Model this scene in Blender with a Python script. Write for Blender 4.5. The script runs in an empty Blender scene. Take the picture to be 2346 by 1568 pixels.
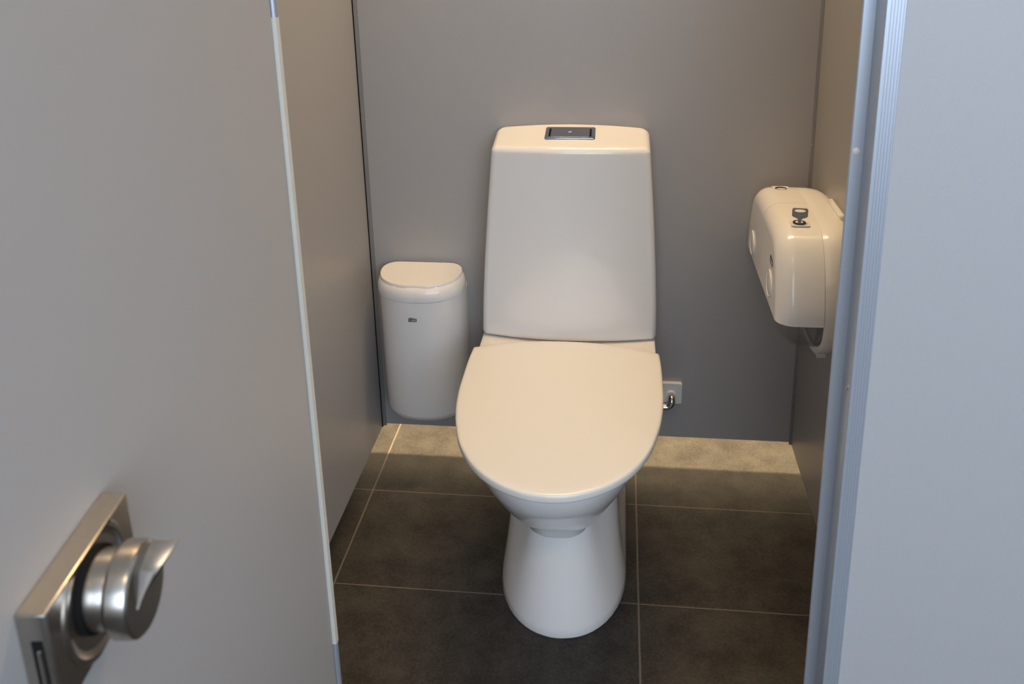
import bpy, bmesh, math
from mathutils import Vector, Matrix

SC = bpy.context.scene
COL = SC.collection
PI = math.pi

# ------------------------------------------------------------------ camera
W_PX, F_PX, PX, PY = 2346.0, 2061.63, 1173.0, 380.0
pitch, yaw, roll = math.radians(16.4915), math.radians(-7.1139), math.radians(-1.3595)
CAM = Vector((0.0652, -2.0224, 1.3145))
fw = Vector((math.sin(yaw)*math.cos(pitch), math.cos(yaw)*math.cos(pitch), -math.sin(pitch)))
r0 = Vector((math.cos(yaw), -math.sin(yaw), 0)); u0 = r0.cross(fw)
rt = r0*math.cos(roll) + u0*math.sin(roll); up = -r0*math.sin(roll) + u0*math.cos(roll)
cd = bpy.data.cameras.new('camera'); cam = bpy.data.objects.new('camera', cd); COL.objects.link(cam)
M = Matrix((rt, up, -fw)).transposed().to_4x4(); M.translation = CAM
cam.matrix_world = M
cd.sensor_fit = 'HORIZONTAL'; cd.sensor_width = 36; cd.lens = 36*F_PX/W_PX
cd.shift_x = 0.0; cd.shift_y = -(784-PY)/W_PX
cd.clip_start = 0.02; cd.clip_end = 50
cd.dof.use_dof = True; cd.dof.focus_distance = 1.62; cd.dof.aperture_fstop = 10.0
SC.camera = cam

# ------------------------------------------------------------------ world, lights, exposure
SC.view_settings.view_transform = 'Standard'; SC.view_settings.look = 'None'
SC.view_settings.exposure = 0.0; SC.view_settings.gamma = 1.0; SC.view_settings.use_curve_mapping = False
wd = bpy.data.worlds.new('world'); SC.world = wd; wd.use_nodes = True
wd.node_tree.nodes['Background'].inputs[0].default_value = (0.55, 0.72, 1.0, 1)
wd.node_tree.nodes['Background'].inputs[1].default_value = 1.0

def area(name, loc, target, sx, sy, power, col, spread=PI):
    l = bpy.data.lights.new(name, 'AREA'); l.shape = 'RECTANGLE'; l.size = sx; l.size_y = sy
    l.energy = power; l.color = col; l.spread = spread
    o = bpy.data.objects.new(name, l); COL.objects.link(o); o.location = loc
    d = Vector(target) - Vector(loc)
    o.rotation_euler = d.to_track_quat('-Z', 'Y').to_euler()
    return o

# daylight through the window across the washroom, warm ceiling lamps over the stalls and behind the back panel
area('window_daylight', (0.9, -4.08, 1.7), (0.9, 0, 1.7), 2.9, 1.5, 68, (0.69, 0.82, 1.0))
area('washroom_ceiling_light', (0.5, -2.55, 2.58), (0.5, -2.55, 0), 1.4, 0.3, 11, (1.0, 0.80, 0.55))
area('stall_ceiling_light', (0.12, -0.27, 2.58), (0.12, -0.27, 0), 0.9, 0.14, 25, (1.0, 0.71, 0.38))
area('rear_room_ceiling_light', (0.0, 0.08, 2.58), (0.0, 0.08, 0), 2.2, 0.30, 300, (1.0, 0.78, 0.48))

# ------------------------------------------------------------------ materials
def mat(name, col, rough=0.5, metal=0.0, spec=0.5, coat=0.0, noise=0.0, nscale=40, bump=0.0, bscale=200, trans=0.0, ior=1.45):
    m = bpy.data.materials.new(name); m.use_nodes = True
    nt = m.node_tree; b = nt.nodes['Principled BSDF']
    b.inputs['Base Color'].default_value = (*col, 1); b.inputs['Roughness'].default_value = rough
    b.inputs['Metallic'].default_value = metal; b.inputs['Specular IOR Level'].default_value = spec
    b.inputs['Coat Weight'].default_value = coat; b.inputs['Coat Roughness'].default_value = 0.03
    b.inputs['Transmission Weight'].default_value = trans; b.inputs['IOR'].default_value = ior
    tc = nt.nodes.new('ShaderNodeTexCoord')
    n = nt.nodes.new('ShaderNodeTexNoise'); n.inputs['Scale'].default_value = nscale; n.inputs['Detail'].default_value = 4
    nt.links.new(tc.outputs['Object'], n.inputs['Vector'])
    mx = nt.nodes.new('ShaderNodeMix'); mx.data_type = 'RGBA'
    mx.inputs[6].default_value = (*[c*(1-noise) for c in col], 1); mx.inputs[7].default_value = (*[min(1, c*(1+noise)) for c in col], 1)
    nt.links.new(n.outputs['Fac'], mx.inputs[0]); nt.links.new(mx.outputs[2], b.inputs['Base Color'])
    if bump > 0:
        n2 = nt.nodes.new('ShaderNodeTexNoise'); n2.inputs['Scale'].default_value = bscale; n2.inputs['Detail'].default_value = 2
        nt.links.new(tc.outputs['Object'], n2.inputs['Vector'])
        bp = nt.nodes.new('ShaderNodeBump'); bp.inputs['Strength'].default_value = bump; bp.inputs['Distance'].default_value = 0.001
        nt.links.new(n2.outputs['Fac'], bp.inputs['Height']); nt.links.new(bp.outputs['Normal'], b.inputs['Normal'])
    return m

M_LAM = mat('grey_laminate', (0.395, 0.38, 0.368), 0.33, noise=0.03, nscale=300, bump=0.25, bscale=900)
M_FRONT = mat('pale_laminate', (0.465, 0.463, 0.468), 0.45, noise=0.03, nscale=300, bump=0.2, bscale=900)
M_PORC = mat('white_porcelain', (0.80, 0.78, 0.755), 0.12, spec=0.55, coat=0.15)
M_SEAT = mat('white_seat_plastic', (0.79, 0.765, 0.72), 0.28, noise=0.01)
M_PLAS = mat('white_plastic', (0.80, 0.775, 0.74), 0.14, noise=0.01)
M_ALU = mat('anodised_aluminium', (0.52, 0.56, 0.62), 0.38, metal=0.55, noise=0.03, nscale=200)
M_STEEL = mat('brushed_steel', (0.50, 0.46, 0.41), 0.27, metal=1.0, noise=0.10, nscale=120)
M_CHROME = mat('chrome', (0.40, 0.42, 0.46), 0.12, metal=1.0)
M_DARK = mat('dark_gap', (0.010, 0.010, 0.010), 0.8, spec=0.1)
M_LOCKCYL = mat('dark_lock_metal', (0.035, 0.031, 0.026), 0.4)
M_BLACK = mat('black_print', (0.03, 0.03, 0.03), 0.5)
M_PALEPRINT = mat('pale_print', (0.60, 0.60, 0.58), 0.5)
M_CREAM = mat('cream_strip', (0.72, 0.70, 0.62), 0.45, noise=0.02)
M_GREYTR = mat('grey_trim', (0.27, 0.265, 0.26), 0.4, metal=0.2)
M_KEY = mat('grey_key_metal', (0.30, 0.30, 0.29), 0.4, metal=0.1, noise=0.35, nscale=400)
M_PIPE = mat('pipe_chrome', (0.70, 0.68, 0.66), 0.16, metal=1.0)
M_SMOKE = mat('smoked_plastic', (0.24, 0.225, 0.23), 0.12, spec=0.5)
M_SMOKE.node_tree.nodes['Principled BSDF'].inputs['Alpha'].default_value = 0.50
M_CEIL = mat('white_ceiling', (0.75, 0.74, 0.72), 0.8, noise=0.02)
M_ROOM = mat('light_room_wall', (0.62, 0.62, 0.62), 0.7, noise=0.02)
M_WAX = mat('paper_roll', (0.8, 0.79, 0.77), 0.9)

def floor_mat():
    m = bpy.data.materials.new('charcoal_tiles'); m.use_nodes = True
    nt = m.node_tree; N = nt.nodes; Lk = nt.links; b = N['Principled BSDF']
    tc = N.new('ShaderNodeTexCoord'); sp = N.new('ShaderNodeSeparateXYZ'); Lk.new(tc.outputs['Object'], sp.inputs[0])
    def mth(op, a, bb=None, c=None):
        n = N.new('ShaderNodeMath'); n.operation = op
        for i, v in enumerate((a, bb, c)):
            if v is None: continue
            if isinstance(v, (int, float)): n.inputs[i].default_value = v
            else: Lk.new(v, n.inputs[i])
        return n.outputs[0]
    def line(sock, x0, w, half):
        a = mth('ADD', mth('MULTIPLY', mth('SUBTRACT', sock, x0), 1/w), 0.5)
        d = mth('MULTIPLY', mth('ABSOLUTE', mth('SUBTRACT', mth('FRACT', a), 0.5)), w)
        return mth('SMOOTH_MIN', 1.0, mth('MAXIMUM', mth('DIVIDE', mth('SUBTRACT', half+0.0006, d), 0.0006), 0.0), 0.0)
    # slightly wandering joints
    wob = N.new('ShaderNodeTexNoise'); wob.inputs['Scale'].default_value = 9; Lk.new(tc.outputs['Object'], wob.inputs['Vector'])
    wv = mth('MULTIPLY', mth('SUBTRACT', wob.outputs['Fac'], 0.5), 0.002)
    gx = line(mth('ADD', sp.outputs[0], wv), -0.4974, 0.6087, 0.0016)
    gy = line(mth('ADD', sp.outputs[1], wv), -0.2769, 0.30, 0.0010)
    g = mth('MINIMUM', mth('MAXIMUM', gx, gy), 1.0)
    n1 = N.new('ShaderNodeTexNoise'); n1.inputs['Scale'].default_value = 14; n1.inputs['Detail'].default_value = 8; n1.inputs['Roughness'].default_value = 0.65
    n2 = N.new('ShaderNodeTexNoise'); n2.inputs['Scale'].default_value = 170; n2.inputs['Detail'].default_value = 5; n2.inputs['Roughness'].default_value = 0.7
    n3 = N.new('ShaderNodeTexVoronoi'); n3.inputs['Scale'].default_value = 130
    for n in (n1, n2, n3): Lk.new(tc.outputs['Object'], n.inputs['Vector'])
    f = mth('ADD', mth('MULTIPLY', n1.outputs['Fac'], 0.55), mth('MULTIPLY', n2.outputs['Fac'], 0.45))
    cr = N.new('ShaderNodeValToRGB'); Lk.new(f, cr.inputs[0])
    cr.color_ramp.elements[0].position = 0.40; cr.color_ramp.elements[0].color = (0.027, 0.0235, 0.0205, 1)
    cr.color_ramp.elements[1].position = 0.62; cr.color_ramp.elements[1].color = (0.068, 0.060, 0.051, 1)
    spk = mth('MULTIPLY', mth('LESS_THAN', n3.outputs['Distance'], 0.10), mth('GREATER_THAN', n1.outputs['Fac'], 0.56))
    m1 = N.new('ShaderNodeMix'); m1.data_type = 'RGBA'; Lk.new(mth('MULTIPLY', spk, 0.35), m1.inputs[0]); Lk.new(cr.outputs[0], m1.inputs[6]); m1.inputs[7].default_value = (0.25, 0.24, 0.22, 1)
    m2 = N.new('ShaderNodeMix'); m2.data_type = 'RGBA'; Lk.new(mth('MULTIPLY', g, 0.75), m2.inputs[0]); Lk.new(m1.outputs[2], m2.inputs[6]); m2.inputs[7].default_value = (0.20, 0.165, 0.125, 1)
    Lk.new(m2.outputs[2], b.inputs['Base Color'])
    b.inputs['Roughness'].default_value = 0.52; b.inputs['Specular IOR Level'].default_value = 0.25
    bp = N.new('ShaderNodeBump'); bp.inputs['Strength'].default_value = 0.35; bp.inputs['Distance'].default_value = 0.001
    Lk.new(mth('SUBTRACT', n2.outputs['Fac'], mth('MULTIPLY', g, 0.8)), bp.inputs['Height']); Lk.new(bp.outputs['Normal'], b.inputs['Normal'])
    return m
M_FLOOR = floor_mat()

# ------------------------------------------------------------------ helpers
def link(name, bm, m, parent=None, smooth=True, bevel=0.0, seg=2, auto=40):
    bmesh.ops.recalc_face_normals(bm, faces=bm.faces)
    me = bpy.data.meshes.new(name); bm.to_mesh(me); bm.free()
    me.materials.append(m)
    o = bpy.data.objects.new(name, me); COL.objects.link(o)
    if smooth:
        for p in me.polygons: p.use_smooth = True
        me.set_sharp_from_angle(angle=math.radians(auto))
    if bevel > 0:
        b = o.modifiers.new('bevel', 'BEVEL'); b.width = bevel; b.segments = seg; b.limit_method = 'ANGLE'; b.angle_limit = math.radians(35)
    if parent is not None: o.parent = parent
    return o

def thing(name, label, cat, loc=(0, 0, 0), rz=0.0, group=None):
    o = bpy.data.objects.new(name, None); COL.objects.link(o); o.empty_display_size = 0.05
    o.location = loc; o.rotation_euler = (0, 0, rz); o['label'] = label; o['category'] = cat
    if group: o['group'] = group
    return o

def structure(o, label=None, cat=None):
    o['kind'] = 'structure'
    if label: o['label'] = label
    if cat: o['category'] = cat
    return o

def add_box(bm, x0, x1, y0, y1, z0, z1):
    vs = [bm.verts.new((x, y, z)) for z in (z0, z1) for y in (y0, y1) for x in (x0, x1)]
    for f in ((0, 1, 3, 2), (4, 6, 7, 5), (0, 4, 5, 1), (2, 3, 7, 6), (0, 2, 6, 4), (1, 5, 7, 3)):
        bm.faces.new([vs[i] for i in f])

def box(name, x0, x1, y0, y1, z0, z1, m, parent=None, bevel=0.0):
    bm = bmesh.new(); add_box(bm, x0, x1, y0, y1, z0, z1)
    return link(name, bm, m, parent, smooth=bevel > 0, bevel=bevel)

def loft(bm, rings, cap0=True, cap1=True):
    vr = [[bm.verts.new(p) for p in r] for r in rings]
    n = len(vr[0])
    for a, b in zip(vr, vr[1:]):
        for i in range(n):
            j = (i+1) % n
            bm.faces.new((a[i], a[j], b[j], b[i]))
    if cap0: bm.faces.new(list(reversed(vr[0])))
    if cap1: bm.faces.new(vr[-1])
    return vr

def prism(bm, pts, z0, z1):
    loft(bm, [[(x, y, z0) for x, y in pts], [(x, y, z1) for x, y in pts]])

def tube(bm, path, rad, seg=16, cap=True):
    rings = []; path = [Vector(p) for p in path]
    ref = None
    for i, p in enumerate(path):
        d = (path[min(i+1, len(path)-1)] - path[max(i-1, 0)]).normalized()
        if ref is None:
            ref = d.orthogonal().normalized()
        ref = (ref - d*ref.dot(d)).normalized(); s = d.cross(ref)
        rr = rad[i] if isinstance(rad, (list, tuple)) else rad
        rings.append([p + (ref*math.cos(a) + s*math.sin(a))*rr for a in (2*PI*k/seg for k in range(seg))])
    loft(bm, rings, cap, cap)

def catmull(pts, per=6):
    out = []; P = [pts[0]] + list(pts) + [pts[-1]]
    for i in range(1, len(P)-2):
        p0, p1, p2, p3 = P[i-1], P[i], P[i+1], P[i+2]
        for k in range(per):
            t = k/per
            out.append(tuple(0.5*((2*b) + (c-a)*t + (2*a-5*b+4*c-d)*t*t + (-a+3*b-3*c+d)*t**3) for a, b, c, d in zip(p0, p1, p2, p3)))
    out.append(tuple(pts[-1])); return out

def rrect(x0, x1, y0, y1, r, seg=8, rs=None):
    """rounded rectangle, ccw; rs = radii for corners (x1y0, x1y1, x0y1, x0y0)"""
    rs = rs or (r, r, r, r); out = []
    cs = ((x1, y0, -1, 1, -90), (x1, y1, -1, -1, 0), (x0, y1, 1, -1, 90), (x0, y0, 1, 1, 180))
    for (cx, cy, sx, sy, a0), rr in zip(cs, rs):
        for k in range(seg+1):
            a = math.radians(a0 + 90*k/seg)
            out.append((cx+sx*rr + rr*math.cos(a), cy+sy*rr + rr*math.sin(a)))
    return out

def lerp_table(tab, z):
    if z <= tab[0][0]: return tab[0][1:]
    for a, b in zip(tab, tab[1:]):
        if z <= b[0]:
            t = (z-a[0])/(b[0]-a[0]); return tuple(u+(v-u)*t for u, v in zip(a[1:], b[1:]))
    return tab[-1][1:]

def text_mesh(name, body, size, m, parent, mw, bold=0.0, extr=0.0002):
    cu = bpy.data.curves.new(name, 'FONT'); cu.body = body; cu.size = size; cu.extrude = extr; cu.offset = bold
    cu.align_x = 'CENTER'; cu.align_y = 'CENTER'
    t = bpy.data.objects.new(name+'_tmp', cu); COL.objects.link(t)
    dg = bpy.context.evaluated_depsgraph_get(); me = bpy.data.meshes.new_from_object(t.evaluated_get(dg))
    bpy.data.objects.remove(t); bpy.data.curves.remove(cu)
    me.transform(mw); me.materials.clear(); me.materials.append(m)
    o = bpy.data.objects.new(name, me); COL.objects.link(o)
    if parent is not None: o.parent = parent
    return o

# ------------------------------------------------------------------ setting
YB = -0.137; XL = -0.505; XR = 0.470; YF = -1.10; ZT = 2.10; ZC = 2.60
structure(box('floor', -2.4, 2.4, -4.2, 1.3, -0.05, 0.0, M_FLOOR))
structure(box('ceiling', -2.4, 2.4, -4.2, 1.3, ZC, ZC+0.05, M_CEIL))
structure(box('wall_rear', -2.4, 2.4, 1.3, 1.35, 0, ZC, M_ROOM))
structure(box('wall_east', 2.4, 2.45, -4.2, 1.35, 0, ZC, M_ROOM))
structure(box('wall_west', -2.45, -2.4, -4.2, 1.35, 0, ZC, M_ROOM))
bm = bmesh.new()     # wall behind the photographer with its window opening
WX0, WX1, WZ0, WZ1 = -0.60, 2.38, 0.90, 2.50
add_box(bm, -2.45, WX0, -4.25, -4.2, 0, ZC); add_box(bm, WX1, 2.45, -4.25, -4.2, 0, ZC)
add_box(bm, WX0, WX1, -4.25, -4.2, 0, WZ0); add_box(bm, WX0, WX1, -4.25, -4.2, WZ1, ZC)
structure(link('wall_south', bm, M_ROOM, smooth=False))
bm = bmesh.new()
for x0, x1, z0, z1 in ((WX0, WX0+.05, WZ0, WZ1), (WX1-.05, WX1, WZ0, WZ1), (WX0, WX1, WZ0, WZ0+.05), (WX0, WX1, WZ1-.05, WZ1), (.88, .92, WZ0, WZ1)):
    add_box(bm, x0, x1, -4.24, -4.21, z0, z1)
structure(link('window_1', bm, M_CEIL, smooth=False))

HB = 0.0885   # the panels stop short of the floor
structure(box('wall_back', -2.2, 2.2, YB, YB+0.013, HB, ZC, M_LAM))
structure(box('wall_left', XL-0.013, XL, YF+0.03, YB-0.0005, HB-0.007, ZT, M_LAM))
structure(box('wall_right', XR, XR+0.013, YF+0.035, YB-0.0005, HB-0.007, ZT, M_LAM))
# stall front: pilaster right of the opening, pilaster left of it (behind the open door)
structure(box('wall_front_right', 0.3413, 2.2, YF+0.0015, YF+0.030, 0.10, ZT, M_FRONT))
structure(box('wall_front_left', -2.2, -0.325, YF+0.0015, YF+0.028, 0.10, ZT, M_FRONT))
# header rail over the opening, joins both pilasters
structure(box('trim_1', -2.2, 2.2, YF-0.004, YF+0.036, ZT, ZT+0.04, M_ALU, bevel=0.002))

# corner profiles where the side panels meet the back panel
bm = bmesh.new(); add_box(bm, XL+0.0000, XL+0.0022, YB-0.006, YB-0.0035, HB-0.007, ZT)
o = structure(link('trim_2', bm, M_DARK, smooth=False))
bm = bmesh.new(); prism(bm, [(XL+0.0022, YB), (XL+0.0022, YB-0.0045), (XL+0.0038, YB-0.0045), (XL+0.0046, YB-0.0014), (XL+0.0105, YB-0.0014), (XL+0.0105, YB)], HB-0.005, ZT)
structure(link('trim_3', bm, M_GREYTR, smooth=False))
bm = bmesh.new(); prism(bm, [(XR, YB), (XR-0.0065, YB), (XR-0.0065, YB-0.0012), (XR-0.0014, YB-0.0016), (XR-0.0010, YB-0.005), (XR, YB-0.005)], HB-0.006, ZT)
tr = structure(link('trim_4', bm, M_GREYTR, smooth=False))
def screw(loc, nrm, r, m, name='screw'):
    nrm = Vector(nrm).normalized(); loc = Vector(loc)
    bm = bmesh.new(); tube(bm, [loc-nrm*0.0004, loc+nrm*0.0006, loc+nrm*0.0012, loc+nrm*0.0014], [r, r, r*0.7, r*0.2], 16)
    return link(name, bm, m)
for z in (0.2118, 0.8047, 1.3976):
    s = screw((XR-0.0040, YB-0.0015, z), (0, -1, 0), 0.0019, M_STEEL); s.parent = tr

# aluminium stile right of the opening: stop flange set back, deep recess, fluted face
pts = [(0.3083, YF+0.036), (0.3083, YF+0.0345), (0.3093, YF+0.0335), (0.3213, YF+0.0335), (0.3218, YF+0.0330), (0.3218, YF+0.001), (0.3226, YF)]
x = 0.3262
while x < 0.3390:
    pts += [(x, YF), (x+0.0003, YF+0.0005), (x+0.0006, YF+0.0005), (x+0.0009, YF)]; x += 0.0030
pts += [(0.3405, YF), (0.3413, YF+0.0008), (0.3413, YF+0.036)]
bm = bmesh.new(); prism(bm, pts, 0.02, ZT)
stile = structure(link('trim_5', bm, M_ALU, smooth=False))
cap = screw((0.3142, YF+0.0335, 1.0502), (0, -1, 0), 0.0038, M_CREAM, 'screw_cap'); cap.parent = stile
s = screw((0.3218, YF+0.015, 0.7804), (-1, 0, 0), 0.0045, M_STEEL); s.parent = stile
# left stile, hidden behind the door leaf
structure(box('trim_6', -0.325, -0.312, YF, YF+0.036, 0.02, ZT, M_ALU))

# ------------------------------------------------------------------ door (opened outwards, towards the photographer)
DA = math.atan2(-0.99453267, 0.10442593)
door = bpy.data.objects.new('door_1', None); COL.objects.link(door); door.location = (-0.303, YF, 0); door.rotation_euler = (0, 0, DA)
structure(door, 'pale grey toilet cubicle door standing open on the left, with steel lock', 'door')
DL = 0.6033
box('door_leaf', 0.0005, DL, -0.030, 0.0, 0.115, ZT-0.01, M_FRONT, door, bevel=0.0012)
bm = bmesh.new(); prism(bm, [(-0.0005, -0.004), (-0.0105, -0.004), (-0.0105, 0.0036), (-0.0080, 0.0056), (-0.0005, 0.0042)], 0.3765, 1.200)
# the strip runs along the hinge edge and is interrupted by the hinges
hs = link('hinge_strip', bm, M_CREAM, door, smooth=False)
for z0, z1 in ((0.115, 0.3765), (1.200, 1.50)):
    bm = bmesh.new(); tube(bm, [(-0.0052, 0.0008, z0), (-0.0052, 0.0008, z1)], 0.0046, 20)
    link('hinge', bm, M_ALU, door)
bm = bmesh.new(); prism(bm, [(DL, -0.031), (DL+0.003, -0.031), (DL+0.003, 0.001), (DL, 0.001)], 0.115, ZT-0.01)
link('edge_band', bm, M_DARK, door, smooth=False)

# lock case with latch opening on the end face
T0, T1, LZ0, LZ1, LD = 0.4810, 0.5810, 0.9010, 0.9668, 0.0165
bm = bmesh.new(); add_box(bm, T0, T1, 0.0, LD, LZ0, LZ1)
case = link('lock_case', bm, M_STEEL, door, smooth=True, bevel=0.0011, seg=3)
box('latch_slot', T1-0.0002, T1+0.0004, 0.0066, 0.0125, 0.9100, 0.9500, M_DARK, case)
bm = bmesh.new(); pr = [(T1+0.0003, 0.0098), (T1+0.0022, 0.0098), (T1+0.0022, 0.0116), (T1+0.0003, 0.0120)]
prism(bm, pr, 0.9130, 0.9455); link('latch', bm, M_STEEL, case, smooth=False, bevel=0.0005)
KT, KZ = 0.5320, 0.9400
def disc(prof, name, m, parent, seg=64, tz=(KT, KZ)):
    """turned about the lock's axis; prof = (offset from door, radius)"""
    bm = bmesh.new(); rings = []
    for off, r in prof:
        rings.append([(tz[0]+r*math.cos(a), off, tz[1]+r*math.sin(a)) for a in (2*PI*k/seg for k in range(seg))])
    loft(bm, rings)
    return link(name, bm, m, parent, auto=25)
RC = (0.5310, 0.9375)
rose = disc([(LD-0.0020, 0.0385), (LD+0.0007, 0.0385), (LD+0.0013, 0.0376), (LD+0.0013, 0.0350), (LD+0.0001, 0.0325), (LD-0.0004, 0.0240)], 'rose', M_STEEL, case, tz=RC)
b2 = bmesh.new(); b2.from_mesh(rose.data)      # the ring is cut off flush with the upper and lower edges of the case
for co, no in (((0, 0, LZ1-0.0005), (0, 0, 1)), ((0, 0, LZ0+0.0005), (0, 0, -1))):
    bmesh.ops.bisect_plane(b2, geom=b2.verts[:]+b2.edges[:]+b2.faces[:], plane_co=co, plane_no=no, clear_outer=True)
b2.to_mesh(rose.data); b2.free()
disc([(LD-0.0001, 0.0245), (LD+0.0030, 0.0243)], 'knob_gap', M_DARK, case, tz=(KT, KZ))
kn = disc([(LD+0.0028, 0.0210), (LD+0.0031, 0.0224), (LD+0.0130, 0.0224), (LD+0.0138, 0.0222), (LD+0.0142, 0.0238), (LD+0.0150, 0.0255), (LD+0.0175, 0.0270),
      (LD+0.0255, 0.0270), (LD+0.0280, 0.0264), (LD+0.0292, 0.0248)], 'turn_knob', M_STEEL, case)
# wing grip standing on the knob face: blade thick in the middle, running out to points at both ends
bm = bmesh.new()
rings = []
ax = Vector((math.cos(math.radians(142)), 0, math.sin(math.radians(142)))); sd = Vector((-ax.z, 0, ax.x))
for k in range(25):
    u = -1 + 2*k/24; pos = Vector((-0.001, 0, 0.0085))+ax*(0.0184*u)
    hgt = 0.0015 + 0.0150*(0.5+0.5*u)**1.3; th = 0.0016 + 0.0080*(1-abs(u))**1.1
    base = LD+0.0285
    rg = []
    for s_, h_ in ((-1.9, 0), (-1.2, 0.35), (-0.55, 0.8), (-0.3, 1.0), (0.3, 1.0), (0.55, 0.8), (1.2, 0.35), (1.9, 0)):
        p = pos + sd*(s_*th*0.5); rg.append((KT+p.x, base+hgt*h_, KZ+p.z))
    rings.append(rg)
loft(bm, rings); link('turn_grip', bm, M_STEEL, case, auto=50)

# ------------------------------------------------------------------ toilet
TX = -0.042
toilet = thing('toilet', 'white ceramic toilet with closed beige-white lid standing on the dark tiled floor', 'toilet', (TX, -0.45, 0))
def TP(x, y, z): return (x, y+0.45, z)       # world y -> toilet local

HALF = [(0.1925, -0.352), (0.1945, -0.400), (0.1945, -0.460), (0.1935, -0.520), (0.189, -0.575), (0.180, -0.628), (0.163, -0.690), (0.133, -0.748),
        (0.090, -0.793), (0.040, -0.8195), (0.0, -0.8255)]
hf = catmull(HALF, 6)
right = list(reversed(hf))                     # front centre -> right rear corner
bk = [(0.1890, -0.3470), (0.170, -0.3410), (0.130, -0.3270), (0.085, -0.3160), (0.042, -0.3100), (0.0, -0.3085)]
back = [bk[0]] + catmull(bk, 4)[1:]
half_all = right[:-1] + [(0.1922, -0.3495)] + back      # front centre .. rear centre
LID = [(x, y) for x, y in half_all] + [(-x, y) for x, y in reversed(half_all[1:-1])]
cyl = sum(p[1] for p in LID)/len(LID)
def inset(poly, d):
    n = len(poly); out = []
    for i in range(n):
        a = Vector(poly[i-1]); b = Vector(poly[i]); c = Vector(poly[(i+1) % n])
        t = (c-a).normalized(); nn = Vector((-t.y, t.x))
        out.append((b.x+nn.x*d, b.y+nn.y*d))
    return out
area2 = sum(LID[i-1][0]*LID[i][1]-LID[i][0]*LID[i-1][1] for i in range(len(LID)))
SG = 1 if area2 > 0 else -1
def shrink(poly, k, c=(0, -0.56)): return [(c[0]+(x-c[0])*k, c[1]+(y-c[1])*k) for x, y in poly]
rings = []
for d, z in ((0.010, 0.4035), (0.003, 0.4035), (0.0008, 0.405), (0.0, 0.408), (0.0, 0.4145), (0.0009, 0.4172), (0.0026, 0.4188), (0.0060, 0.4198)):
    rings.append([TP(x, y, z) for x, y in inset(LID, SG*d)])
base = inset(LID, SG*0.0060)
for k in (0.93, 0.80, 0.6, 0.4, 0.2, 0.05):
    rings.append([TP(x, y, 0.4198+0.0016*(1-k*k)) for x, y in shrink(base, k)])
bm = bmesh.new(); loft(bm, rings); o = link('seat_lid', bm, M_SEAT, toilet, auto=50); o['label'] = 'closed warm-white seat lid'

# bowl
def bowl_ring(z, w, yf, yc, n, yb=-0.318):
    out = []
    for k in range(96):
        a = 2*PI*k/96; c, q = math.cos(a), math.sin(a)
        m = n if q > 0 else 2.6
        x = w*math.copysign(abs(c)**(2/m), c); y = abs(q)**(2/m)
        out.append(TP(x, yc+(yf-yc)*y if q > 0 else yc+(yb-yc)*y, z))
    return out
bm = bmesh.new()
BT = catmull([(0.402, 0.180, -0.8125, -.47, 2.15), (0.385, 0.178, -0.809, -.47, 2.15), (0.355, 0.165, -0.794, -.475, 2.15), (0.322, 0.146, -0.768, -.485, 2.2), (0.290, 0.124, -0.738, -.50, 2.35),
      (0.265, 0.107, -0.710, -.515, 2.6), (0.247, 0.094, -0.689, -.53, 2.9), (0.240, 0.087, -0.679, -.54, 3.1), (0.2368, 0.077, -0.669, -.545, 3.2)], 4)
rings = [bowl_ring(0.402, 0.150, -0.77, -.47, 2.15)] + [bowl_ring(*q) for q in BT]
rings += [bowl_ring(0.2362, 0.068, -0.656, -.545, 3.0), bowl_ring(0.234, 0.0650, -0.6520, -.545, 3.0), bowl_ring(0.199, 0.0620, -0.6470, -.545, 3.0), bowl_ring(0.1945, 0.059, -0.643, -.545, 2.9), bowl_ring(0.1930, 0.043, -0.632, -.545, 2.2), bowl_ring(0.1925, 0.03, -0.61, -.545, 2.2)]
loft(bm, rings); link('bowl', bm, M_PORC, toilet, auto=60)

# pedestal with wide rear housing
def sstep(t): t = max(0, min(1, t)); return t*t*(3-2*t)
def ped_ring(z):
    yf, = lerp_table([(0, -0.678), (0.004, -0.679), (0.05, -0.668), (0.10, -0.652), (0.15, -0.634), (0.19, -0.616), (0.215, -0.602), (0.25, -0.57), (0.30, -0.50), (0.39, -0.43)], z)
    t = min(1, (z/0.205))**1.25
    pts = []
    ds = [0, .0008, .003, .007, .013, .021, .031, .044, .06, .08, .10, .125, .15, .18, .21, .25, .30, .36, .42, .46]
    yb = -0.19
    for q in ds:
        d = q*(yb-yf)/0.46
        A = 0.1255*(1-(1-min(d/0.185, 1))**2.15)**(1/2.15)
        B = 0.058*(1-(1-min(d/0.05, 1))**2)**0.5 + (0.104-0.058)*sstep((d-0.035)/0.13)
        hw = A*(1-t)+B*t
        hw *= 1 - 0.14*sstep(z/0.13)*sstep((d-0.10)/0.12)*(1-t) - 0.02*sstep(z/0.3)
        pts.append((hw, yf+d))
    full = pts + [(-x, y) for x, y in reversed(pts[1:])]
    return [TP(x+0.0045, y, z) for x, y in full]
bm = bmesh.new()
zs = [0.0, 0.003, 0.02, 0.04, 0.06, 0.08, 0.10, 0.12, 0.14, 0.16, 0.175, 0.19, 0.205, 0.22, 0.24, 0.27, 0.30, 0.34, 0.385]
rings = [ped_ring(z) for z in zs]
r0_ = rings[0]; cy_ = sum(p[1] for p in r0_)/len(r0_)
rings[0] = [(p[0]*0.975, cy_+(p[1]-cy_)*0.988, 0.0) for p in r0_]; rings[1] = [(p[0], p[1], 0.0045) for p in rings[1]]
loft(bm, rings); link('pedestal', bm, M_PORC, toilet, auto=60)

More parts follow.
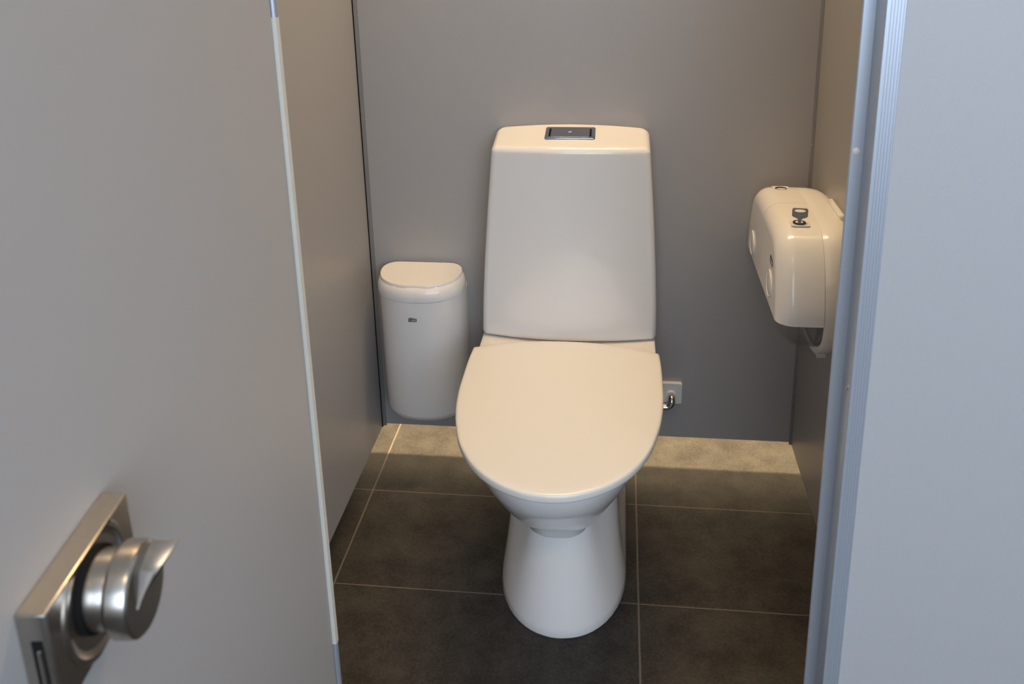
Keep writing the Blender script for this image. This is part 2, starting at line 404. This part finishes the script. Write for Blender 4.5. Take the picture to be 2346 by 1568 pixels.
# deck that carries the cistern
bm = bmesh.new(); rings = []
for z, hw, yf in ((0.22, 0.098, -0.33), (0.27, 0.115, -0.35), (0.32, 0.150, -0.35), (0.345, 0.176, -0.340), (0.362, 0.1865, -0.335), (0.394, 0.1872, -0.335), (0.3970, 0.1865, -0.334), (0.3985, 0.184, -0.331)):
    rings.append([TP(x, y, z) for x, y in rrect(-hw, hw, yf, -0.150, 0.02)])
loft(bm, rings); link('bowl_deck', bm, M_PORC, toilet, auto=50)

# cistern: flat-backed, bowed front, tapering towards the top
TANK = [(0.399, 0.1870, -0.2765), (0.405, 0.1885, -0.2800), (0.48, 0.1865, -0.279), (0.56, 0.1825, -0.277), (0.64, 0.1775, -0.275), (0.72, 0.1715, -0.2735), (0.83, 0.1625, -0.271)]
def tank_outline(hw, yf, cx=0.0, yb=-0.141):
    bow = 0.024; out = []
    n = 40
    rf = 0.014; r2 = 0.022
    # front edge from left to right (bowed)
    fy = lambda x: yf + bow*(x/hw)**2
    for k in range(n+1):
        x = -(hw-rf) + 2*(hw-rf)*k/n; out.append((x, fy(x)))
    yc = fy(hw-rf) + rf
    for k in range(1, 7):
        a = math.radians(-90+90*k/6); out.append((hw-rf+rf*math.cos(a), yc+rf*math.sin(a)))
    for k in range(0, 7):
        a = math.radians(90*k/6); out.append((hw-r2+r2*math.cos(a), yb-r2+r2*math.sin(a)))
    for k in range(1, 12): out.append((hw-r2 - 2*(hw-r2)*k/12, yb))
    for k in range(0, 7):
        a = math.radians(90+90*k/6); out.append((-hw+r2+r2*math.cos(a), yb-r2+r2*math.sin(a)))
    for k in range(0, 6):
        a = math.radians(180+90*k/6); out.append((-hw+rf+rf*math.cos(a), yc+rf*math.sin(a)))
    return [(x+cx, y) for x, y in out]
def top_z(x, y): return 0.8195 + 0.0240*(y+0.274)/0.133 + 0.0085*(1-((x-0.004)/0.16)**2)
bm = bmesh.new(); rings = []
z = 0.399
zl = [0.3985, 0.400, 0.4035, 0.41] + [0.43+0.02*i for i in range(19)]
for z in zl:
    hw, yf = lerp_table(TANK, z); e = 0.0
    if z < 0.41: e = {0.3985: 0.010, 0.400: 0.0045, 0.4035: 0.001}.get(z, 0)
    cx = 0.0010+0.0050*(z-0.40)/0.42
    rings.append([TP(x, y, z) for x, y in inset(tank_outline(hw, yf, cx), e)])
hw, yf = lerp_table(TANK, 0.815); top_o = tank_outline(hw, yf, 0.006)
R = 0.012
for k in range(0, 9):
    a = math.radians(90*k/8); d = R*(1-math.cos(a))
    rings.append([TP(x, y, top_z(x, y)-R+R*math.sin(a) - (0.0 if k else 0.001)) for x, y in inset(top_o, d)])
inn = inset(top_o, R)
for k in (0.93, 0.82, 0.68, 0.5, 0.3, 0.1):
    rings.append([TP(x, y, top_z(x, y)) for x, y in [(0.006+(px-0.006)*k, -0.205+(py+0.205)*k) for px, py in inn]])
loft(bm, rings); o = link('cistern', bm, M_PORC, toilet, auto=70)
# flush plate following the sloping top
FX, FY = 0.004, -0.1985
slope = math.atan2(0.024, 0.133)
fm = Matrix.Translation(TP(FX, FY, top_z(FX, FY)+0.0002)) @ Matrix.Rotation(slope, 4, 'X')
def on_plate(bm): bmesh.ops.transform(bm, matrix=fm, verts=bm.verts)
bm = bmesh.new()
outl = rrect(-0.0525, 0.0525, -0.0285, 0.0285, 0.005)
inner = rrect(-0.0440, 0.0440, -0.0205, 0.0205, 0.003)
vr = loft(bm, [[(x, y, -0.004) for x, y in outl], [(x, y, 0.0014) for x, y in outl], [(x*.985, y*.98, 0.0026) for x, y in outl], [(x, y, 0.0024) for x, y in inner], [(x, y, -0.002) for x, y in inner]])
on_plate(bm); fp = link('flush_plate', bm, M_CHROME, toilet, auto=30); fp['label'] = 'rectangular chrome flush plate'
bm = bmesh.new()
bo = rrect(-0.0415, 0.0415, -0.0195, 0.0195, 0.003)
loft(bm, [[(x, y, -0.002) for x, y in bo], [(x, y, 0.0030+0.0009*math.cos(x*75)) for x, y in bo], [(x*.97, y*.93, 0.0045+0.0008*math.cos(x*75)) for x, y in bo], [(x*.5, y*.5, 0.0040) for x, y in bo]])
on_plate(bm); link('flush_button', bm, M_CHROME, fp, auto=30)
bm = bmesh.new()
add_box(bm, 0.0006, 0.0026, -0.0028, 0.0030, 0.0040, 0.0047); add_box(bm, -0.0040, -0.0016, -0.0028, 0.0004, 0.0040, 0.0047); add_box(bm, -0.0016, -0.0006, -0.0028, 0.0030, 0.0040, 0.0046)
on_plate(bm); link('button_mark', bm, M_PALEPRINT, fp, smooth=False)
for sx in (-1, 1):
    bm = bmesh.new(); add_box(bm, sx*0.0431-0.0014, sx*0.0431+0.0014, -0.018, 0.018, 0.0020, 0.0030)
    on_plate(bm); link('button_gap', bm, M_DARK, fp, smooth=False)

# ------------------------------------------------------------------ waste bin hung on the back wall
BX = -0.3755
binr = thing('waste_bin', 'small white plastic bin with rounded lid hung on the back wall left of the toilet', 'bin', (BX, YB, 0.168))
def bin_outline(hw, yf, yb=-0.0025, n=2.2, r=0.030, dc=0.094):
    """local: front towards -y; yf front, yb back"""
    out = []
    for k in range(-30, 31):
        a = PI/2*k/30; c, s = math.cos(a), math.sin(a)
        out.append((hw*math.copysign(abs(s)**(2/n), s), yf + dc*(1-abs(c)**(2/n))))
    for k in range(0, 6): a = PI/2*k/5; out.append((hw-r+r*math.cos(a), yb-r+r*math.sin(a)))
    for k in range(1, 8): out.append((hw-r-2*(hw-r)*k/8, yb))
    for k in range(0, 6): a = PI/2+PI/2*k/5; out.append((-hw+r+r*math.cos(a), yb-r+r*math.sin(a)))
    return out
BW, BF = 0.0995, -0.1275
bm = bmesh.new(); rings = []
Rb = 0.032
rings.append([(x, y, 0.0) for x, y in inset(bin_outline(BW-0.003, BF+0.003), Rb+0.006)])
for k in range(0, 10):
    a = PI/2*k/9; d = Rb*(1-math.sin(a)); rings.append([(x, y, Rb*0.75*(1-math.cos(a))) for x, y in inset(bin_outline(BW-0.0015, BF+0.004), d)])
ZS = 0.3125
def tilt(y, w=1.0): return 0.085*(y+0.03)*w
for z, e, w in ((0.08, 0.0012, 0), (0.16, 0.0008, 0.1), (0.24, 0.0006, 0.4), (ZS-0.006, 0.0, 0.7), (ZS-0.0022, 0.0001, .7), (ZS-0.0016, 0.0010, .7), (ZS-0.0014, 0.0035, .7)):
    rings.append([(x, y, z+tilt(y, w)) for x, y in bin_outline(BW-e, BF+e)])
loft(bm, rings); link('bin_body', bm, M_PLAS, binr, auto=50)
bm = bmesh.new(); rings = []
ZT2 = 0.350
rings.append([(x, y, ZS-0.0003+tilt(y, .7)) for x, y in bin_outline(BW-0.0025, BF+0.0025, r=0.042, dc=0.082)])
rings.append([(x, y, ZS+0.0006+tilt(y, .7)) for x, y in bin_outline(BW+0.0004, BF-0.0006, r=0.040, dc=0.083)])
rings.append([(x, y, ZS+0.008+tilt(y, .7)) for x, y in bin_outline(BW+0.0006, BF-0.0010, r=0.042, dc=0.082)])
R2 = 0.0175; rim = bin_outline(BW+0.0006, BF-0.0010, r=0.042, dc=0.082)
for k in range(1, 11):
    a = PI/2*k/10; d = R2*0.95*(1-math.cos(a)); z = ZS+0.008+(ZT2-ZS-0.008)*math.sin(a)
    rings.append([(x, y, z+tilt(y, 0.7+0.5*k/10)) for x, y in inset(rim, d)])
rings.append([(x, y, ZT2+0.0003+tilt(y, 1.2)) for x, y in inset(rim, R2*1.1)])
loft(bm, rings); link('bin_rim', bm, M_PLAS, binr, auto=60)
# flap: oval, its front cut straight into a finger tab
fl = inset(rim, 0.0075); fl2 = []
for x, y in fl:
    lim = -0.1115 if abs(x) > 0.046 else (-0.1195 if abs(x) < 0.039 else -0.1195+(abs(x)-0.039)/0.007*0.0075)
    fl2.append((x, max(y, lim)))
bm = bmesh.new()
loft(bm, [[(x, y, ZT2-0.008+tilt(y, 1.2)) for x, y in fl2], [(x, y, ZT2+0.0010+tilt(y, 1.2)) for x, y in fl2], [(x, y, ZT2+0.0026+tilt(y, 1.2)) for x, y in inset(fl2, 0.0010)], [(x*.8, -0.06+(y+0.06)*.8, ZT2+0.0026+tilt(-0.06+(y+0.06)*.8, 1.2)) for x, y in fl2]])
link('bin_flap', bm, M_PLAS, binr, auto=40)
bm = bmesh.new()
loft(bm, [[(x, 0, z) for x, z in rrect(-0.078, 0.0945, 0.03, 0.312, 0.012)], [(x, -0.004, z) for x, z in rrect(-0.078, 0.0945, 0.03, 0.312, 0.012)]])
link('wall_plate', bm, M_PLAS, binr)

def logo(parent, mw, w=0.0185):
    """dark block with a wavy top edge, a wave above it, pale letters"""
    k = w/0.0185
    bm = bmesh.new(); top = []; bot = []
    wave = lambda s: 0.0011*math.sin(2*PI*(s*0.9+0.08))
    P = []
    for i in range(17):
        s = i/16; P.append((-0.00925+0.0185*s, -0.0046 - 0.0004*math.sin(2*PI*s)*s))
    for i in range(16, -1, -1):
        s = i/16; P.append((-0.00925+0.0185*s, 0.0022+wave(s)*0.75))
    loft(bm, [[(x*k, y*k, 0) for x, y in P], [(x*k, y*k, 0.0003) for x, y in P]])
    Q = [(-0.0080+0.0180*i/16, 0.0042+wave(i/16)) for i in range(17)]
    Q2 = [(-0.0080+0.0180*i/16, 0.0042+wave(i/16)-0.0010*math.sin(PI*i/16)-0.0002) for i in range(16, -1, -1)]
    loft(bm, [[(x*k, y*k, 0) for x, y in Q+Q2], [(x*k, y*k, 0.0003) for x, y in Q+Q2]])
    bmesh.ops.transform(bm, matrix=mw, verts=bm.verts)
    lg = link('logo', bm, M_BLACK, parent, smooth=False)
    text_mesh('lettering', 'TORK', 0.0060*k, M_PALEPRINT, lg, mw @ Matrix.Translation((-0.0002*k, -0.0014*k, 0.0003)) @ Matrix.Scale(1.10, 4, (1, 0, 0)), bold=0.00012*k)
    return lg
logo(binr, Matrix.Translation((-0.0070, BF-0.0005, 0.2660)) @ Matrix.Rotation(PI/2, 4, 'X'))

# ------------------------------------------------------------------ twin toilet roll dispenser on the right partition
DYM = -0.3625; DXF = 0.338; DXS = 0.417; ZCUT = 0.596
disp = thing('toilet_roll_dispenser', 'large white twin toilet roll dispenser with smoked base mounted on the right partition', 'dispenser', (XR, DYM, 0.49))
def DPt(x, y, z): return (x-XR, y-DYM, z-0.49)
# elevation outline (half width, height), seen from the stall
EH = catmull([(0.0, 0.7520), (0.06, 0.7513), (0.105, 0.7485), (0.132, 0.7405), (0.152, 0.727), (0.168, 0.707), (0.182, 0.681), (0.194, 0.650), (0.2025, 0.618), (0.2050, 0.592),
              (0.202, 0.572), (0.190, 0.553), (0.168, 0.537), (0.138, 0.5265), (0.10, 0.521), (0.06, 0.519), (0.0, 0.518)], 5)
ELEV = [(h, z) for h, z in EH] + [(-h, z) for h, z in reversed(EH[1:-1])]      # clockwise from the top
def elev_ring(x, d, wt=lambda z: 1.0):
    return [(DYM+h, z) for h, z in ELEV] if d <= 0 else [(DYM+h, z) for h, z in inset(ELEV, -d)]
def e_rings(spec):
    out = []
    for x, d, lower in spec:
        full = inset(ELEV, -d); low = inset(ELEV, -d*lower); rg = []
        for (h, z), (h2, z2) in zip(full, low):
            w = sstep((z-0.52)/0.13); zz = z*w+z2*(1-w); lean = max(0, 0.59-zz)*0.45*max(0, 1-(x-DXF)/(DXS-DXF)); rg.append(DPt(x+lean, DYM+h*w+h2*(1-w), zz))
        out.append(rg)
    return out
def keep(bm, co, no):
    co = Vector(DPt(*co)); g = bm.verts[:]+bm.edges[:]+bm.faces[:]
    r = bmesh.ops.bisect_plane(bm, geom=g, plane_co=co, plane_no=no, clear_outer=True)
    es = [e for e in r['geom_cut'] if isinstance(e, bmesh.types.BMEdge)]
    bmesh.ops.holes_fill(bm, edges=es, sides=0)
FR = 0.032
front = [(DXF+FR*(1-math.sin(PI/2*k/9)), FR*(1-math.cos(PI/2*k/9)), 0.75) for k in range(0, 10)]
def shell(d0=0.0):
    bm = bmesh.new()
    loft(bm, e_rings([(DXS, 0.004+d0, 1), (DXS, d0, 1), (DXS-0.02, d0, 1), (DXF+FR+0.015, d0, 1)] + [(x+d0, d+d0, l) for x, d, l in front]))
    bmesh.ops.recalc_face_normals(bm, faces=bm.faces)
    return bm
bm = shell(); keep(bm, (0, 0, ZCUT), (0, 0, -1)); keep(bm, (0, DYM+0.0005, 0), (0, -1, 0)); c_far = link('cover', bm, M_PLAS, disp, auto=45)
bm = shell(); keep(bm, (0, 0, ZCUT), (0, 0, -1)); keep(bm, (0, DYM-0.0005, 0), (0, 1, 0)); c_near = link('cover', bm, M_PLAS, disp, auto=45)
bm = shell(0.003); keep(bm, (0, 0, ZCUT+0.004), (0, 0, 1)); link('roll_tray', bm, M_SMOKE, disp, auto=45)
# wall housing, drawn in towards the wall along its top and ends
bm = bmesh.new()
loft(bm, [[DPt(x, DYM+h*k, z-dz*sstep((z-0.6)/0.15)-0.012*sstep((0.60-z)/0.08)) for h, z in ELEV] for x, k, dz in
          ((DXS, 0.985, 0.0015), (DXS+0.002, 0.996, 0.0003), (0.435, 0.99, 0), (0.445, 0.965, 0.0005), (0.455, 0.92, 0.0015), (0.463, 0.86, 0.004), (0.4697, 0.80, 0.008))])
link('housing', bm, M_PLAS, disp, auto=50)
box('mounting_plate', -0.012, 0.0, -0.075, 0.022, 0.20, 0.266, M_PLAS, disp, bevel=0.004)
box('tab', -0.036, -0.020, -0.100, -0.070, -0.008, 0.010, M_PLAS, disp, bevel=0.001)
# round buttons on the front of each cover
for yc, cv, zb in ((-0.2521, c_far, 0.628), (-0.4728, c_near, 0.6355)):
    bm = bmesh.new(); rings = []
    for off, r in ((-0.001, 0.0255), (0.0014, 0.0255), (0.0024, 0.0245), (0.0008, 0.0225), (0.0022, 0.017), (0.0028, 0.008)):
        rings.append([DPt(DXF-off, yc+r*math.cos(a), zb+r*math.sin(a)) for a in (2*PI*k/40 for k in range(40))])
    loft(bm, rings); link('roll_button', bm, M_PLAS, cv, auto=40)
    lm = Matrix.Translation(DPt(DXF-0.0002, yc-0.0060, 0.6815)) @ Matrix.Rotation(-PI/2, 4, 'Z') @ Matrix.Rotation(PI/2, 4, 'X')
    if cv is c_near: logo(cv, lm, 0.030)
# locks on top
LX = 0.385; LZT = 0.7496
for yc, cv, LZT in ((-0.266, c_far, 0.7492), (-0.463, c_near, 0.7496)):
    bm = bmesh.new(); rings = []
    for e, z in ((0, -0.002), (0, 0.0001), (0.001, 0.0004), (0.003, -0.0002), (0.0035, -0.001)):
        rings.append([DPt(x, y, LZT+z) for x, y in rrect(LX-0.0165+e, LX+0.0165-e, yc-0.0165+e, yc+0.0165-e, 0.004)])
    loft(bm, rings); lb = link('lock_surround', bm, M_PLAS, cv, auto=30)
    bm = bmesh.new(); rings = []
    for off, r in ((-0.002, 0.0115), (0.0010, 0.0115), (0.0014, 0.0105), (0.0002, 0.009), (-0.0005, 0.006)):
        rings.append([DPt(LX+r*math.cos(a), yc+r*math.sin(a), LZT+off) for a in (2*PI*k/36 for k in range(36))])
    loft(bm, rings); link('lock_cylinder', bm, M_LOCKCYL, lb, auto=30)

# key left standing in the nearer lock
key = thing('key', 'small grey key standing in the nearer lock on top of the roll dispenser', 'key', (LX, -0.463, LZT), math.radians(-8))
bm = bmesh.new()
out = [(-0.0135, 0.0125), (-0.0115, 0.0105), (-0.006, 0.0085), (-0.0032, 0.0065), (0.0032, 0.0065), (0.006, 0.0085), (0.0115, 0.0105), (0.0135, 0.0125), (0.0135, 0.0245), (0.0115, 0.0272), (-0.0115, 0.0272), (-0.0135, 0.0245)]
hole = [(0.0098*math.cos(a), 0.0222+0.0030*math.sin(a)) for a in (2*PI*k/24 for k in range(24))]
def ring_plate(bm, outer, inner, t):
    import mathutils
    vo = []
    for s in (-t, t):
        vo.append(([bm.verts.new((x, s, z)) for x, z in outer], [bm.verts.new((x, s, z)) for x, z in inner]))
    for (o_, i_) in vo:
        es = [bm.edges.new((o_[k], o_[(k+1) % len(o_)])) for k in range(len(o_))] + [bm.edges.new((i_[k], i_[(k+1) % len(i_)])) for k in range(len(i_))]
        bmesh.ops.triangle_fill(bm, use_beauty=True, edges=es)
    for A, B in ((vo[0][0], vo[1][0]), (vo[0][1], vo[1][1])):
        for k in range(len(A)):
            j = (k+1) % len(A)
            try: bm.faces.new((A[k], A[j], B[j], B[k]))
            except ValueError: pass
ring_plate(bm, out, hole, 0.0011)
link('bow', bm, M_KEY, key, smooth=False)
bm = bmesh.new(); add_box(bm, -0.0028, 0.0028, -0.0010, 0.0010, 0.0006, 0.0080); link('blade', bm, M_KEY, key, smooth=False)

# ------------------------------------------------------------------ water supply through the back wall
ws = thing('water_supply_pipe', 'bent chrome supply pipe coming out of a square white wall plate right of the toilet', 'pipe', (0.189, YB, 0.205))
bm = bmesh.new(); rings = []
sq = lambda e: rrect(-0.0345+e, 0.0258-e, -0.0235+e, 0.0300-e, 0.0045)
for y, e in ((0.0, 0), (-0.0085, 0), (-0.0100, 0.0012)):
    rings.append([(x, y, z) for x, z in sq(e)])
loft(bm, rings); link('wall_plate', bm, M_PLAS, ws, auto=35)
bm = bmesh.new(); rings = []
for y, r in ((-0.0095, 0.0125), (-0.012, 0.0120), (-0.0135, 0.0095), (-0.0135, 0.006)):
    rings.append([(r*math.cos(a), y, r*math.sin(a)) for a in (2*PI*k/30 for k in range(30))])
loft(bm, rings); link('pipe_collar', bm, M_PLAS, ws, auto=30)
bm = bmesh.new()
tube(bm, catmull([(0.001, -0.012, 0), (0.001, -0.020, -0.0005), (0.0015, -0.027, -0.005), (0.0005, -0.029, -0.013), (-0.006, -0.029, -0.0195), (-0.016, -0.029, -0.021), (-0.034, -0.028, -0.021), (-0.075, -0.026, -0.019)], 6), 0.0082, 18)
link('pipe', bm, M_PIPE, ws)
bm = bmesh.new(); tube(bm, [(-0.060, -0.0268, -0.0200), (-0.088, -0.0255, -0.0185)], 0.0120, 6); link('pipe_nut', bm, M_PIPE, ws, auto=25)
